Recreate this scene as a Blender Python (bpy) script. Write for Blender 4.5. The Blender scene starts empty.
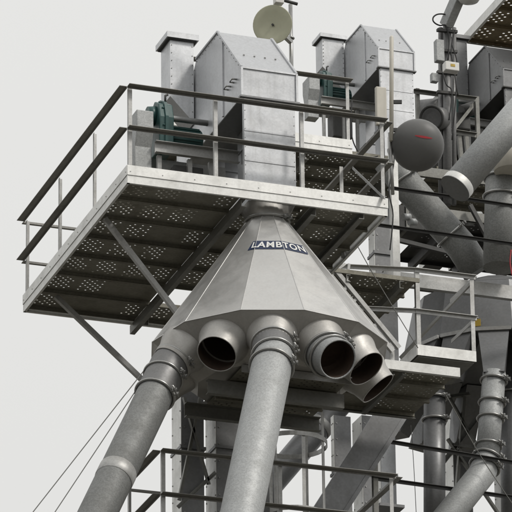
import bpy, bmesh, math, random
from mathutils import Vector, Matrix
random.seed(7)
R = math.radians
V = Vector
scene = bpy.context.scene
COL = scene.collection

# ------------------------------------------------------------------ camera
CAM = V((-14.0133, -43.6690, -19.9806))
YAW, PITCH, ROLL, FPX = R(19.5223), R(22.6207), R(-0.6758), 4613.99   # focal length in units of 1/512 of the frame
FW = V((math.sin(YAW)*math.cos(PITCH), math.cos(YAW)*math.cos(PITCH), math.sin(PITCH)))
_r = V((math.cos(YAW), -math.sin(YAW), 0)); _u = _r.cross(FW)
RT = _r*math.cos(ROLL) + _u*math.sin(ROLL)
UP = -_r*math.sin(ROLL) + _u*math.cos(ROLL)
cam_d = bpy.data.cameras.new('camera'); cam = bpy.data.objects.new('camera', cam_d); COL.objects.link(cam)
cam_d.sensor_width = 36; cam_d.lens = FPX/512*36; cam_d.clip_start = .5; cam_d.clip_end = 6000
cam.matrix_world = Matrix(((RT.x, UP.x, -FW.x, CAM.x), (RT.y, UP.y, -FW.y, CAM.y), (RT.z, UP.z, -FW.z, CAM.z), (0, 0, 0, 1)))
scene.camera = cam
GROUND_Z = CAM.z - 1.65

# ------------------------------------------------------------------ sky, sun, exposure
SUN_DIR = V((.62, -.78, 0)).normalized()*math.cos(R(46)) + V((0, 0, math.sin(R(46))))
w = bpy.data.worlds.new('World'); scene.world = w; w.use_nodes = True
nt = w.node_tree; nt.nodes.clear()
sky = nt.nodes.new('ShaderNodeTexSky'); sky.sky_type = 'NISHITA'; sky.sun_disc = False
sky.sun_elevation = R(46); sky.sun_rotation = math.atan2(SUN_DIR.x, SUN_DIR.y)
sky.dust_density = 4
bg1 = nt.nodes.new('ShaderNodeBackground'); bg1.inputs['Strength'].default_value = .05
nt.links.new(sky.outputs[0], bg1.inputs['Color'])
# closed cloud cover: brighter towards the zenith, as an overcast sky is
tc = nt.nodes.new('ShaderNodeTexCoord'); sp = nt.nodes.new('ShaderNodeSeparateXYZ')
nt.links.new(tc.outputs['Generated'], sp.inputs[0])
mr = nt.nodes.new('ShaderNodeMapRange'); mr.inputs[1].default_value = 0; mr.inputs[2].default_value = 1
mr.inputs[3].default_value = .72; mr.inputs[4].default_value = .95
nt.links.new(sp.outputs['Z'], mr.inputs[0])
bg2 = nt.nodes.new('ShaderNodeBackground'); bg2.inputs['Color'].default_value = (1, .997, .975, 1)
nt.links.new(mr.outputs[0], bg2.inputs['Strength'])
mx = nt.nodes.new('ShaderNodeMixShader'); mx.inputs[0].default_value = .96
nt.links.new(bg1.outputs[0], mx.inputs[1]); nt.links.new(bg2.outputs[0], mx.inputs[2])
wo = nt.nodes.new('ShaderNodeOutputWorld'); nt.links.new(mx.outputs[0], wo.inputs['Surface'])
sd = bpy.data.lights.new('sun', 'SUN'); sd.energy = 1.6; sd.angle = R(11); sd.color = (1, .96, .9)
so = bpy.data.objects.new('sun', sd); COL.objects.link(so)
so.rotation_euler = SUN_DIR.to_track_quat('Z', 'Y').to_euler()
scene.view_settings.view_transform = 'Standard'; scene.view_settings.look = 'None'
scene.view_settings.exposure = 0; scene.view_settings.gamma = 1

# ------------------------------------------------------------------ helpers
def ray(px, py): return (FW + RT*((px-256)/FPX) - UP*((py-256)/FPX))
def at(px, py, Y): d = ray(px, py); return CAM + d*((Y-CAM.y)/d.y)
def atz(px, py, Z): d = ray(px, py); return CAM + d*((Z-CAM.z)/d.z)
def atx(px, py, X): d = ray(px, py); return CAM + d*((X-CAM.x)/d.x)

MATS = {}
def metal(name, col, metallic=.7, rough=.42, spangle=.12, dirt=.25, dirtcol=(.16, .14, .11), scale=60, streak=.0, bump=.02):
    m = bpy.data.materials.new(name); m.use_nodes = True; n = m.node_tree; b = n.nodes['Principled BSDF']
    L = n.links.new
    geo = n.nodes.new('ShaderNodeTexCoord')
    oi = n.nodes.new('ShaderNodeObjectInfo')
    mp = n.nodes.new('ShaderNodeMapping'); L(geo.outputs['Object'], mp.inputs['Vector'])
    vor = n.nodes.new('ShaderNodeTexVoronoi'); vor.inputs['Scale'].default_value = scale; L(mp.outputs[0], vor.inputs['Vector'])
    n1 = n.nodes.new('ShaderNodeTexNoise'); n1.inputs['Scale'].default_value = 3.1; n1.inputs['Detail'].default_value = 7; n1.inputs['Roughness'].default_value = .68
    L(mp.outputs[0], n1.inputs['Vector'])
    mps = n.nodes.new('ShaderNodeMapping'); mps.inputs['Scale'].default_value = (11, 11, .9); L(geo.outputs['Object'], mps.inputs['Vector'])
    n2 = n.nodes.new('ShaderNodeTexNoise'); n2.inputs['Scale'].default_value = 1.6; n2.inputs['Detail'].default_value = 5; L(mps.outputs[0], n2.inputs['Vector'])
    # spangle brightness
    sep = n.nodes.new('ShaderNodeSeparateColor'); L(vor.outputs['Color'], sep.inputs[0])
    r1 = n.nodes.new('ShaderNodeMapRange'); r1.inputs[3].default_value = 1-spangle; r1.inputs[4].default_value = 1+spangle; L(sep.outputs[0], r1.inputs[0])
    r1b = n.nodes.new('ShaderNodeMapRange'); r1b.inputs[3].default_value = .93; r1b.inputs[4].default_value = 1.06; L(oi.outputs['Random'], r1b.inputs[0])
    mm = n.nodes.new('ShaderNodeMath'); mm.operation = 'MULTIPLY'; L(r1.outputs[0], mm.inputs[0]); L(r1b.outputs[0], mm.inputs[1])
    vm = n.nodes.new('ShaderNodeVectorMath'); vm.operation = 'SCALE'; vm.inputs[0].default_value = col; L(mm.outputs[0], vm.inputs['Scale'])
    # grime patches
    r2 = n.nodes.new('ShaderNodeMapRange'); r2.inputs[1].default_value = .48; r2.inputs[2].default_value = .75; r2.inputs[3].default_value = 0; r2.inputs[4].default_value = dirt; L(n1.outputs['Fac'], r2.inputs[0])
    r3 = n.nodes.new('ShaderNodeMapRange'); r3.inputs[1].default_value = .5; r3.inputs[2].default_value = .78; r3.inputs[3].default_value = 0; r3.inputs[4].default_value = streak; L(n2.outputs['Fac'], r3.inputs[0])
    mxm = n.nodes.new('ShaderNodeMath'); mxm.operation = 'MAXIMUM'; L(r2.outputs[0], mxm.inputs[0]); L(r3.outputs[0], mxm.inputs[1])
    mix = n.nodes.new('ShaderNodeMix'); mix.data_type = 'RGBA'; L(mxm.outputs[0], mix.inputs[0]); L(vm.outputs[0], mix.inputs[6]); mix.inputs[7].default_value = (*dirtcol, 1)
    L(mix.outputs[2], b.inputs['Base Color'])
    im = n.nodes.new('ShaderNodeMapRange'); im.inputs[3].default_value = metallic; im.inputs[4].default_value = metallic*.35; L(mxm.outputs[0], im.inputs[0]); L(im.outputs[0], b.inputs['Metallic'])
    rr = n.nodes.new('ShaderNodeMapRange'); rr.inputs[1].default_value = .3; rr.inputs[2].default_value = .7; rr.inputs[3].default_value = rough-.08; rr.inputs[4].default_value = rough+.12; L(n1.outputs['Fac'], rr.inputs[0]); L(rr.outputs[0], b.inputs['Roughness'])
    bp = n.nodes.new('ShaderNodeBump'); bp.inputs['Strength'].default_value = .35; bp.inputs['Distance'].default_value = bump; L(n1.outputs['Fac'], bp.inputs['Height']); n3 = n.nodes.new('ShaderNodeTexNoise'); n3.inputs['Scale'].default_value = 2.3; n3.inputs['Detail'].default_value = 1; L(mp.outputs[0], n3.inputs['Vector'])
    bq = n.nodes.new('ShaderNodeBump'); bq.inputs['Strength'].default_value = .30; bq.inputs['Distance'].default_value = .035; L(n3.outputs['Fac'], bq.inputs['Height']); L(bp.outputs[0], bq.inputs['Normal']); L(bq.outputs[0], b.inputs['Normal'])
    MATS[name] = m
    return m
metal('sheet_new', (.515, .525, .54), .66, .38, .06, .10, (.33, .33, .32), 55, .28, .003)
metal('cone_sheet', (.63, .625, .61), .72, .36, .035, .16, (.30, .28, .25), 70, .12, .008)
metal('spout_cast', (.45, .44, .42), .6, .5, .05, .3, (.22, .20, .17), 90, .1, .01)
metal('pipe_galv', (.40, .41, .41), .35, .58, .14, .25, (.24, .24, .22), 75, .18, .006)
metal('pipe_galv_dark', (.245, .25, .245), .35, .6, .16, .4, (.15, .15, .135), 75, .25, .006)  # darker tone of the pipe galvanizing
metal('pipe_dull', (.20, .20, .20), .5, .5, .08, .3, (.12, .115, .10), 70, .1, .006)
metal('rail_galv', (.43, .43, .42), .6, .5, .08, .35, (.22, .20, .17), 60, .05, .004)
metal('rail_dark', (.27, .265, .25), .55, .5, .08, .4, (.11, .10, .085), 60, .1, .004)  # darker tone for top and mid rails
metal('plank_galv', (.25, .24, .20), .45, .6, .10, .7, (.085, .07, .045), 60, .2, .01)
metal('beam_galv', (.22, .22, .205), .5, .52, .08, .5, (.11, .10, .08), 50, .2, .006)
metal('trunk_sheet', (.36, .37, .385), .55, .45, .05, .15, (.2, .2, .19), 50, .25, .003)
metal('sheet_dark', (.21, .213, .217), .6, .45, .07, .35, (.15, .15, .14), 50, .25, .003)  # dark galvanized; its tone also stands in for shade on trunks and heads
metal('dark_steel', (.07, .07, .068), .4, .55, .06, .4, (.04, .035, .03), 40, .1, .004)
metal('clamp_zinc', (.38, .38, .37), .85, .34, .05, .2, (.2, .18, .15), 60, 0, .002)
metal('green_paint', (.030, .085, .080), 0, .42, .05, .4, (.03, .04, .035), 30, .2, .004)
metal('rust_lining', (.075, .050, .036), .15, .75, .1, .9, (.035, .024, .018), 40, .3, .01)
metal('cream_paint', (.60, .57, .50), 0, .5, .02, .2, (.3, .29, .25), 30, .2, .002)
metal('dish_paint', (.50, .50, .37), 0, .5, .02, .12, (.26, .26, .19), 30, .1, .002)
metal('radome_grey', (.125, .125, .122), 0, .5, .02, .2, (.07, .07, .068), 30, .1, .001)
metal('white_paint', (.72, .71, .68), 0, .45, .02, .2, (.45, .43, .38), 30, .2, .002)
metal('navy_vinyl', (.022, .036, .085), 0, .4, .02, .1, (.03, .04, .07), 30, 0, .001)
metal('white_vinyl', (.74, .74, .72), 0, .4, .01, .1, (.5, .5, .48), 30, 0, .001)
metal('red_vinyl', (.42, .035, .045), 0, .45, .01, .1, (.3, .03, .04), 30, 0, .001)
metal('yellow_paint', (.50, .34, .04), 0, .5, .03, .3, (.2, .15, .05), 30, 0, .001)
metal('black_rubber', (.02, .02, .02), 0, .55, .02, .2, (.03, .03, .03), 30, 0, .001)
metal('wire', (.16, .16, .15), .5, .5, .02, .2, (.1, .1, .1), 30, 0, .001)
metal('glass_lamp', (.75, .75, .72), 0, .25, .02, .1, (.5, .5, .45), 30, 0, .001)
metal('gravel', (.085, .08, .068), 0, .9, .25, .6, (.05, .045, .038), 30, 0, .02)

class MB:
    def __init__(s): s.v = []; s.f = []; s.sm = []
    def add(s, vs, fs, smooth=False):
        o = len(s.v); s.v += [V(p) for p in vs]; s.f += [tuple(i+o for i in f) for f in fs]; s.sm += [smooth]*len(fs); return s
    def frame(s, p, q, up):
        p, q = V(p), V(q); d = (q-p).normalized(); up = V(up)
        if abs(d.dot(up.normalized())) > .98: up = V((0, 1, 0)) if abs(d.y) < .9 else V((1, 0, 0))
        a = d.cross(up).normalized(); b = a.cross(d).normalized()
        return p, q, a, b
    def profile(s, p, q, prof, up=(0, 0, 1), a=None, b=None):
        """closed 2-D section (side, up) swept from p to q"""
        p, q, a0, b0 = s.frame(p, q, up)
        a = V(a) if a is not None else a0; b = V(b) if b is not None else b0
        n = len(prof); vs = [p+a*x+b*y for x, y in prof]+[q+a*x+b*y for x, y in prof]
        fs = [(i, (i+1) % n, n+(i+1) % n, n+i) for i in range(n)]+[tuple(range(n-1, -1, -1)), tuple(range(n, 2*n))]
        return s.add(vs, fs)
    def beam(s, p, q, wd, h, up=(0, 0, 1)):
        return s.profile(p, q, [(-wd/2, -h/2), (wd/2, -h/2), (wd/2, h/2), (-wd/2, h/2)], up)
    def angle(s, p, q, leg, a, b, t=.006):
        """L section: one leg along a, one along b, heel on the line pq"""
        return s.profile(p, q, [(0, 0), (leg, 0), (leg, t), (t, t), (t, leg), (0, leg)], a=a, b=b)
    def channel(s, p, q, h, fl, a, b, t=.007):
        """C section: web height h along b from the line, flanges along a"""
        return s.profile(p, q, [(0, 0), (fl, 0), (fl, t), (t, t), (t, h-t), (fl, h-t), (fl, h), (0, h)], a=a, b=b)
    def box(s, lo, hi):
        x0, y0, z0 = lo; x1, y1, z1 = hi
        return s.add([(x0, y0, z0), (x1, y0, z0), (x1, y1, z0), (x0, y1, z0), (x0, y0, z1), (x1, y0, z1), (x1, y1, z1), (x0, y1, z1)],
                     [(3, 2, 1, 0), (4, 5, 6, 7), (0, 1, 5, 4), (1, 2, 6, 5), (2, 3, 7, 6), (3, 0, 4, 7)])
    def prism(s, pts, off):
        """planar polygon pts (3-D) extruded by vector off"""
        n = len(pts); off = V(off); vs = [V(p) for p in pts]+[V(p)+off for p in pts]
        return s.add(vs, [tuple(range(n-1, -1, -1)), tuple(range(n, 2*n))]+[(i, (i+1) % n, n+(i+1) % n, n+i) for i in range(n)])
    def rings(s, pts, radii, n=24, caps=(True, True), smooth=True, inward=False):
        """swept round section through points (mitred)"""
        pts = [V(p) for p in pts]; out = []
        d0 = (pts[1]-pts[0]).normalized(); ref = V((0, 0, 1)) if abs(d0.z) < .9 else V((1, 0, 0))
        a = d0.cross(ref).normalized()
        vs = []
        for i, p in enumerate(pts):
            t = ((pts[i]-pts[i-1]).normalized() if i else V())+((pts[i+1]-pts[i]).normalized() if i < len(pts)-1 else V())
            if t.length < 1e-6: t = d0
            t.normalize(); a = (a-t*a.dot(t)).normalized(); b = t.cross(a)
            for k in range(n):
                an = 2*math.pi*k/n; vs.append(p+(a*math.cos(an)+b*math.sin(an))*radii[i])
        fs = []
        for i in range(len(pts)-1):
            for k in range(n):
                q = (i*n+k, i*n+(k+1) % n, (i+1)*n+(k+1) % n, (i+1)*n+k)
                fs.append(tuple(reversed(q)) if inward else q)
        s.add(vs, fs, smooth); o = len(s.v)-len(vs)
        if caps[0]: s.f.append(tuple(o+k for k in range(n-1, -1, -1))); s.sm.append(False)
        if caps[1]: s.f.append(tuple(o+(len(pts)-1)*n+k for k in range(n))); s.sm.append(False)
        return s
    def tube(s, p, q, r, r2=None, n=16, caps=(True, True)): return s.rings([p, q], [r, r if r2 is None else r2], n, caps)
    def torus(s, c, ax, r, m, n=28, k=8):
        c, ax = V(c), V(ax).normalized(); ref = V((0, 0, 1)) if abs(ax.z) < .9 else V((1, 0, 0)); a = ax.cross(ref).normalized(); b = ax.cross(a)
        vs = []; fs = []
        for i in range(n):
            an = 2*math.pi*i/n; e = a*math.cos(an)+b*math.sin(an)
            for j in range(k):
                bn = 2*math.pi*j/k; vs.append(c+e*(r+m*math.cos(bn))+ax*(m*math.sin(bn)))
        for i in range(n):
            for j in range(k): fs.append((i*k+j, ((i+1) % n)*k+j, ((i+1) % n)*k+(j+1) % k, i*k+(j+1) % k))
        return s.add(vs, fs, True)
    def bolt(s, p, nrm, r=.009, h=.008):
        p, nrm = V(p), V(nrm).normalized(); return s.rings([p-nrm*.002, p+nrm*h], [r, r*.92], 6, (False, True), False)
    def mesh(s, name, org=V()):
        me = bpy.data.meshes.new(name); me.from_pydata([p-org for p in s.v], [], s.f)
        me.polygons.foreach_set('use_smooth', s.sm)
        bm = bmesh.new(); bm.from_mesh(me); bmesh.ops.recalc_face_normals(bm, faces=bm.faces); bm.to_mesh(me); bm.free()
        return me
    def build(s, name, mat, parent=None, kind=None, label=None, bevel=0, keep=False):
        org = worldloc(parent) if parent else V()
        me = bpy.data.meshes.new(name); me.from_pydata([p-org for p in s.v], [], s.f); me.polygons.foreach_set('use_smooth', s.sm)
        if not keep:
            bm = bmesh.new(); bm.from_mesh(me); bmesh.ops.recalc_face_normals(bm, faces=bm.faces); bm.to_mesh(me); bm.free()
        me.materials.append(MATS[mat]); o = bpy.data.objects.new(name, me); COL.objects.link(o)
        if parent: o.parent = parent
        if kind: o['kind'] = kind
        if label: o['label'] = label
        if bevel:
            bv = o.modifiers.new('bevel', 'BEVEL'); bv.width = bevel; bv.segments = 2; bv.limit_method = 'ANGLE'; bv.angle_limit = R(40)
        return o
def worldloc(o):
    p = V()
    while o: p += V(o.location); o = o.parent
    return p
def thing(name, label, cat, loc=(0, 0, 0), group=None):
    o = bpy.data.objects.new(name, None); COL.objects.link(o); o.location = loc; o.empty_display_size = .2
    o['label'] = label; o['category'] = cat
    if group: o['group'] = group
    return o
def tag(o, label, cat, group=None):
    o['label'] = label; o['category'] = cat
    if group: o['group'] = group
    return o
X, Y, Z = V((1, 0, 0)), V((0, 1, 0)), V((0, 0, 1))

# ------------------------------------------------------------------ ground
g = MB(); g.add([(-3000, -3000, GROUND_Z), (3000, -3000, GROUND_Z), (3000, 3000, GROUND_Z), (-3000, 3000, GROUND_Z)], [(0, 1, 2, 3)])
g.build('ground', 'gravel', kind='structure')

# ------------------------------------------------------------------ perforated planks and platforms
def perforated(mb, x0, x1, y0, y1, z, block=.27, gap=.08, pitch=.045, hole=.0125, margin=.055, lip=.05, plug=.12, blank=.18):
    """sheet in the z plane with round holes in clusters; turned-down lips along the long (x) edges"""
    cx = []; x = x0+.05
    while x < x1-.05:
        e = min(x+block, x1-.04)
        n = int((e-x)/pitch)
        cx.append((x, n)); x += block+gap
    ny = max(1, int((y1-y0-2*margin)/pitch)); ys = (y0+y1)/2-ny*pitch/2
    def quad(a, b, c, d):
        if b-a > 1e-5 and d-c > 1e-5: mb.add([(a, c, z), (b, c, z), (b, d, z), (a, d, z)], [(0, 1, 2, 3)])
    quad(x0, x1, y0, ys); quad(x0, x1, ys+ny*pitch, y1)
    last = x0
    for bx, n in cx:
        quad(last, bx, ys, ys+ny*pitch); last = bx+n*pitch
        solid = random.random() < blank
        for i in range(n):
            for j in range(ny):
                a, c = bx+i*pitch, ys+j*pitch; b, d = a+pitch, c+pitch
                if (i+j) % 2 or solid or random.random() < plug: quad(a, b, c, d); continue
                mx_, my_ = (a+b)/2, (c+d)/2
                out = [(a, c), (mx_, c), (b, c), (b, my_), (b, d), (mx_, d), (a, d), (a, my_)]
                inn = [(mx_+hole*math.cos(R(225+45*k)), my_+hole*math.sin(R(225+45*k))) for k in range(8)]
                mb.add([(p[0], p[1], z) for p in out+inn]+[(p[0], p[1], z+.006) for p in inn],
                       [(k, (k+1) % 8, 8+(k+1) % 8, 8+k) for k in range(8)]+[(8+k, 8+(k+1) % 8, 16+(k+1) % 8, 16+k) for k in range(8)])
    quad(last, x1, ys, ys+ny*pitch)
    t = .003
    mb.box((x0, y0, z-lip), (x1, y0+t, z-.0005)); mb.box((x0, y1-t, z-lip), (x1, y1, z-.0005))
    mb.box((x0, y0+t, z-lip), (x1, y0+t+.018, z-lip+t)); mb.box((x0, y1-t-.018, z-lip), (x1, y1-t, z-lip+t))

def guard_rail(root, p, q, nposts, zb, h, out, ends=(True, True), toe=True, mat='rail_galv', drop=.0):
    """rail from p to q (x,y), out = outward unit vector; posts are square tube, rails are angle iron"""
    p, q, out = V((p[0], p[1], 0)), V((q[0], q[1], 0)), V(out); d = (q-p).normalized()
    for i in range(nposts):
        if (i == 0 and not ends[0]) or (i == nposts-1 and not ends[1]): continue
        c = p.lerp(q, i/(nposts-1)) - out*.02
        if i == 0: c += d*.02
        if i == nposts-1: c -= d*.02
        m = MB(); m.angle(c+Z*(zb+.012), c+Z*(zb+h-.007), .042, d if i < nposts-1 else -d, -out, .006)
        for zz in (.05, .11): m.bolt(c+d*.02*(1 if i < nposts-1 else -1)+Z*(zb+zz)+out*.001, out, .008)
        m.build('post', mat, root)
    for nm, zz in (('top_rail', h), ('mid_rail', .55*h+.02)):
        m = MB(); m.profile(p+Z*(zb+zz)+out*.002-d*.001, q+Z*(zb+zz)+out*.002+d*.001, [(0, 0), (.085, 0), (.085, .006), (.006, .006), (.006, .026), (0, .026)], a=out, b=-Z); m.build(nm, 'rail_dark', root)
    if toe:
        m = MB(); m.channel(p+Z*zb-out*.002, q+Z*zb-out*.002, .125, .03, -out, Z, .005); o = m.build('edge_channel', 'white_channel', root)
        m = MB(); m.profile(p+Z*(zb+.095)+out*.0005, q+Z*(zb+.095)+out*.0005, [(0, 0), (.006, 0), (.006, .115), (0, .115)], a=out, b=Z)
        k = int((q-p).length/.35)
        for i in range(k+1):
            m.bolt(p.lerp(q, (i+.1)/(k+.2))+out*.006+Z*(zb+.14), out, .008)
        m.build('toe_board', 'white_channel', root)
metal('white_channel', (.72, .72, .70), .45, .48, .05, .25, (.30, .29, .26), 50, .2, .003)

# --- the large head platform
W, L, H = 3.02, 3.95, 1.15
plat = thing('head_platform', 'large galvanized work platform with railings around the big elevator head, perforated floor seen from below', 'platform', (0, 0, 0), 'work platforms')
npl = 7; pw = L/npl
for k in range(npl):
    y0, y1 = k*pw+.004, (k+1)*pw-.004
    spans = [(.035, 1.3675), (1.3685, 2.99)]
    if k == 5: spans = [(.035, 1.36), (1.74, 2.99)]
    if k == 0: spans = [(.035, 1.36), (2.13, 2.99)]
    for a, b in spans:
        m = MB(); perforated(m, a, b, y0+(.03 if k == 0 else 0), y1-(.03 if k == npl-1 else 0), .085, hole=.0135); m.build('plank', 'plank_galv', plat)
m = MB(); m.box((1.365, .036, .078), (2.125, .16, .084)); m.build('floor_plate', 'plank_galv', plat)
m = MB(); m.box((1.365, .50, .078), (2.125, .563, .084)); m.build('floor_plate', 'plank_galv', plat)
guard_rail(plat, (0, 0), (W, 0), 4, 0, H, (0, -1, 0))
guard_rail(plat, (0, L), (0, 0), 4, 0, H, (-1, 0, 0), ends=(True, False))
guard_rail(plat, (W, 0), (W, L), 4, 0, H, (1, 0, 0), ends=(False, True))
guard_rail(plat, (W, L), (0, L), 3, 0, H, (0, 1, 0), ends=(False, False))
for x in (1.33, 2.2, 2.75):
    m = MB(); big = x in (1.33, 2.2)
    m.channel((x, .03 if not big else .07, -.06 if not big else -.075), (x, L-.03 if not big else L+.10, -.06 if not big else -.075), .09 if not big else .105, .06, X if x < 1.6 else -X, Z)
    m.build('joist' if not big else 'main_beam', 'beam_galv', plat)
for a, b in (((103.5, 219), (178, 316)), ((54.7, 297), (146, 385))):
    p = atz(a[0], a[1], 0.02); q = at(b[0], b[1], p.y)
    m = MB(); m.angle(p, q, .055, Y, (q-p).normalized().cross(Y), .007); m.build('brace', 'rail_galv', plat)
# crossed bracing inside the right-hand rail
for a, b in (((352, 169), (383, 199)),):
    m = MB(); p, q = atx(a[0], a[1], W-.08), atx(b[0], b[1], W-.08); m.angle(p, q, .03, X, (q-p).normalized().cross(X), .005); m.build('cross_brace', 'rail_galv', plat)

# ------------------------------------------------------------------ elevator heads
def elevator_head(org, s, label, sheet='sheet_new', dark='sheet_dark', drop=1.22, drive=True, vt=1.37, vw=.285):
    """bucket elevator head; org = lower front left corner of the hood, belt runs along y"""
    o = V(org); P = lambda x, y, z: o+V((x, y, z))*s
    t = thing('bucket_elevator', label, 'elevator', P(.31, 1.1, -drop), 'elevator heads')
    wd = .64
    prof = [(0, 0), (0, .35), (.80, 1.14), (1.57, 1.14), (2.3, .42), (2.3, 0)]
    for sx, nm in ((0, 'side_panel'), (wd, 'side_panel')):
        m = MB(); m.prism([P(sx, y, z) for y, z in prof], V(((.012 if sx == 0 else -.012)*s, 0, 0))); pan = m.build(nm, sheet, t)
        # folded flange round the panel edge and its bolts
        b = MB(); sg = -1 if sx == 0 else 1
        for i in range(len(prof)-1):
            (ya, za), (yb, zb) = prof[i], prof[i+1]; ln = math.hypot(yb-ya, zb-za); n = max(2, int(ln*s/.11))
            cy, cz = 1.1, .4
            for k in range(n+1):
                yy, zz = ya+(yb-ya)*k/n, za+(zb-za)*k/n
                yy += (cy-yy)*.035; zz += (cz-zz)*.045
                b.bolt(P(sx, yy, zz)+V((sg*.0, 0, 0)), (sg, 0, 0), .0062, .005)
        b.build('bolts', 'clamp_zinc', pan, 'stuff')
        r = MB()
        for i in range(1, 4):
            (ya, za), (yb, zb) = prof[i-1], prof[i]
            r.profile(P(sx+sg*.004, ya, za), P(sx+sg*.004, yb, zb), [(-.012*s, -.004), (.012*s, -.004), (.012*s, .018*s), (-.012*s, .018*s)], up=(0, -.3, 1))
        r.build('edge_flange', sheet, pan)
        r = MB(); r.box(P(sx-.014 if sx == 0 else sx-.004, .62, .02), P(sx+.004 if sx == 0 else sx+.014, .655, .93)); r.build('seam_strip', sheet, pan)
        # bearing plate with its two handles
        c = P(sx, .33, .28)
        for k in (-1, 1):
            r = MB(); r.rings([c+V((0, .10*k*s-.045*s, 0)), c+V((sg*.05*s, .10*k*s-.045*s, .0)), c+V((sg*.05*s, .10*k*s+.045*s, 0)), c+V((0, .10*k*s+.045*s, 0))], [.011*s]*4, 8)
            r.build('handle', 'clamp_zinc', pan)
    # hood sheets: one per fold
    for i in range(1, 4):
        (ya, za), (yb, zb) = prof[i], prof[i+1]
        n = V((0, -(zb-za), yb-ya)).normalized()
        m = MB(); m.prism([P(.013, ya, za), P(wd-.013, ya, za), P(wd-.013, yb, zb), P(.013, yb, zb)], -n*.01*s)
        sh = m.build('hood_sheet', sheet, t)
        if i == 1:
            b = MB()
            for k in range(4): b.bolt(P(.13+k*.125, .30, .35+.30*.79/.80)+n*.001, n, .012*s, .01*s)
            b.build('bolts', 'clamp_zinc', sh, 'stuff')
    m = MB(); m.box(P(.013, .0, .0), P(wd-.013, .01, .349)); fs = m.build('front_sheet', sheet, t)
    m = MB(); m.box(P(-.006, -.014, .335), P(wd+.006, .0, .356)); m.build('lap_seam', sheet, fs)
    m = MB(); m.box(P(.013, 2.29, 0), P(wd-.013, 2.3, .419)); m.build('back_sheet', sheet, t)
    m = MB(); m.box(P(.0125, .012, .002), P(wd-.0125, 2.288, .012)); m.build('hood_floor', dark, t)  # floor and flange take a darker sheet for the underside shade
    # overhanging flange below the hood
    m = MB(); m.box(P(-.03, -.035, -.022), P(wd+.03, .06, -.0015)); m.build('hood_flange', dark, t)
    # discharge chute
    m = MB(); m.box(P(.02, .0, -drop), P(wd-.02, .03, -.024)); dc = m.build('discharge_front', sheet, t)
    for zz in (-.42, -.78):
        b = MB(); b.box(P(.024, -.006, zz), P(wd-.024, -.0005, zz+.016)); b.build('stiffener', sheet, dc)
    b = MB()
    for k in range(11):
        for xx in (.032, wd-.032): b.bolt(P(xx, 0, -.06-k*.11), (0, -1, 0), .0062, .005)
    b.build('bolts', 'clamp_zinc', dc, 'stuff')
    m = MB(); m.prism([P(wd-.03, .03, -.03), P(wd-.03, .55, -.03), P(wd-.03, .42, -drop), P(wd-.03, .03, -drop)], V((-.01*s, 0, 0))); m.build('discharge_side', 'trunk_sheet', t)
    m = MB(); m.prism([P(.29, .03, -.03), P(.29, .62, -.03), P(.29, .62, -drop), P(.29, .03, -drop)], V((.01*s, 0, 0))); m.build('discharge_side', 'trunk_sheet', t)
    m = MB(); m.box(P(.0205, .031, -drop), P(.034, .06, -.024)); m.build('discharge_flange', sheet, t)
    # trunk casings under the hood
    for y0, y1 in ((.68, 1.06), (1.5, 1.9)):
        m = MB(); m.box(P(.31, y0, -drop), P(wd-.06, y1, .0)); tr = m.build('trunk_casing', 'trunk_sheet', t)
        for zz in (-.25, -.75):
            b = MB(); b.box(P(.295, y0-.015, zz), P(wd-.045, y1+.015, zz+.025)); b.build('casing_flange', 'trunk_sheet', tr)
    # explosion vent box with a hipped foot and a cap
    bx0, bx1, by0, by1 = -.016-vw, -.016, 1.62, 1.95
    m = MB(); m.add([P(bx0, by0, .66), P(bx1, by0, .66-1.05*vw), P(bx1, by1, .66-1.05*vw), P(bx0, by1, .66), P(bx0, by0, vt), P(bx1, by0, vt), P(bx1, by1, vt), P(bx0, by1, vt)],
                    [(3, 2, 1, 0), (4, 5, 6, 7), (0, 1, 5, 4), (1, 2, 6, 5), (2, 3, 7, 6), (3, 0, 4, 7)])
    vb = m.build('vent_box', sheet, t)
    b = MB(); b.box(P(bx0-.05, by0-.05, vt+.015), P(bx1+.05, by1+.05, vt+.085)); b.build('vent_cap', sheet, vb)
    b = MB(); b.box(P(bx0-.03, by0-.03, vt+.001), P(bx1+.03, by1+.03, vt+.013)); b.build('gasket', 'black_rubber', vb)
    b = MB()
    for k in range(7): b.bolt(P(bx0+.02, by0, .72+k*(vt-.78)/6), (0, -1, 0), .007)
    for k in range(8): b.bolt(P(bx1-.015, by0, .5+k*(vt-.55)/7), (0, -1, 0), .007)
    b.build('bolts', 'clamp_zinc', vb, 'stuff')
    if drive:
        # shaft-mounted gear reducer, motor, belt guard and the bracket that carries them
        m = MB(); m.tube(P(-.75, 1.2, .18), P(.0, 1.2, .18), .035*s, n=16); m.build('drive_shaft', 'clamp_zinc', t)
        pts = [(1.02, -.2), (1.0, .1), (1.06, .28), (1.2, .36), (1.34, .28), (1.4, .1), (1.38, -.2), (1.3, -.3), (1.1, -.3)]
        m = MB(); m.prism([P(-.63, y, z) for y, z in pts], V((.17*s, 0, 0))); gb = m.build('gear_reducer', 'green_paint', t, bevel=.012*s)
        b = MB(); b.prism([P(-.565, 1.2+(y-1.2)*1.1, .03+(z-.03)*1.08) for y, z in pts], V((.035*s, 0, 0)))
        for k in range(8):
            an = R(45*k+10); b.bolt(P(-.572, 1.2+.2*math.cos(an), .05+.30*math.sin(an)), (-1, 0, 0), .012*s, .02*s)
        b.build('reducer_flange', 'green_paint', gb)
        b = MB(); b.tube(P(-.72, 1.2, .18), P(-.63, 1.2, .18), .10*s, .115*s, 24); b.build('backstop_cover', 'green_paint', gb)
        b = MB(); b.rings([P(-.5, 1.2, .37), P(-.5, 1.2, .45), P(-.47, 1.2, .47)], [.014*s]*3, 8); b.build('breather', 'dark_steel', gb)
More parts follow.
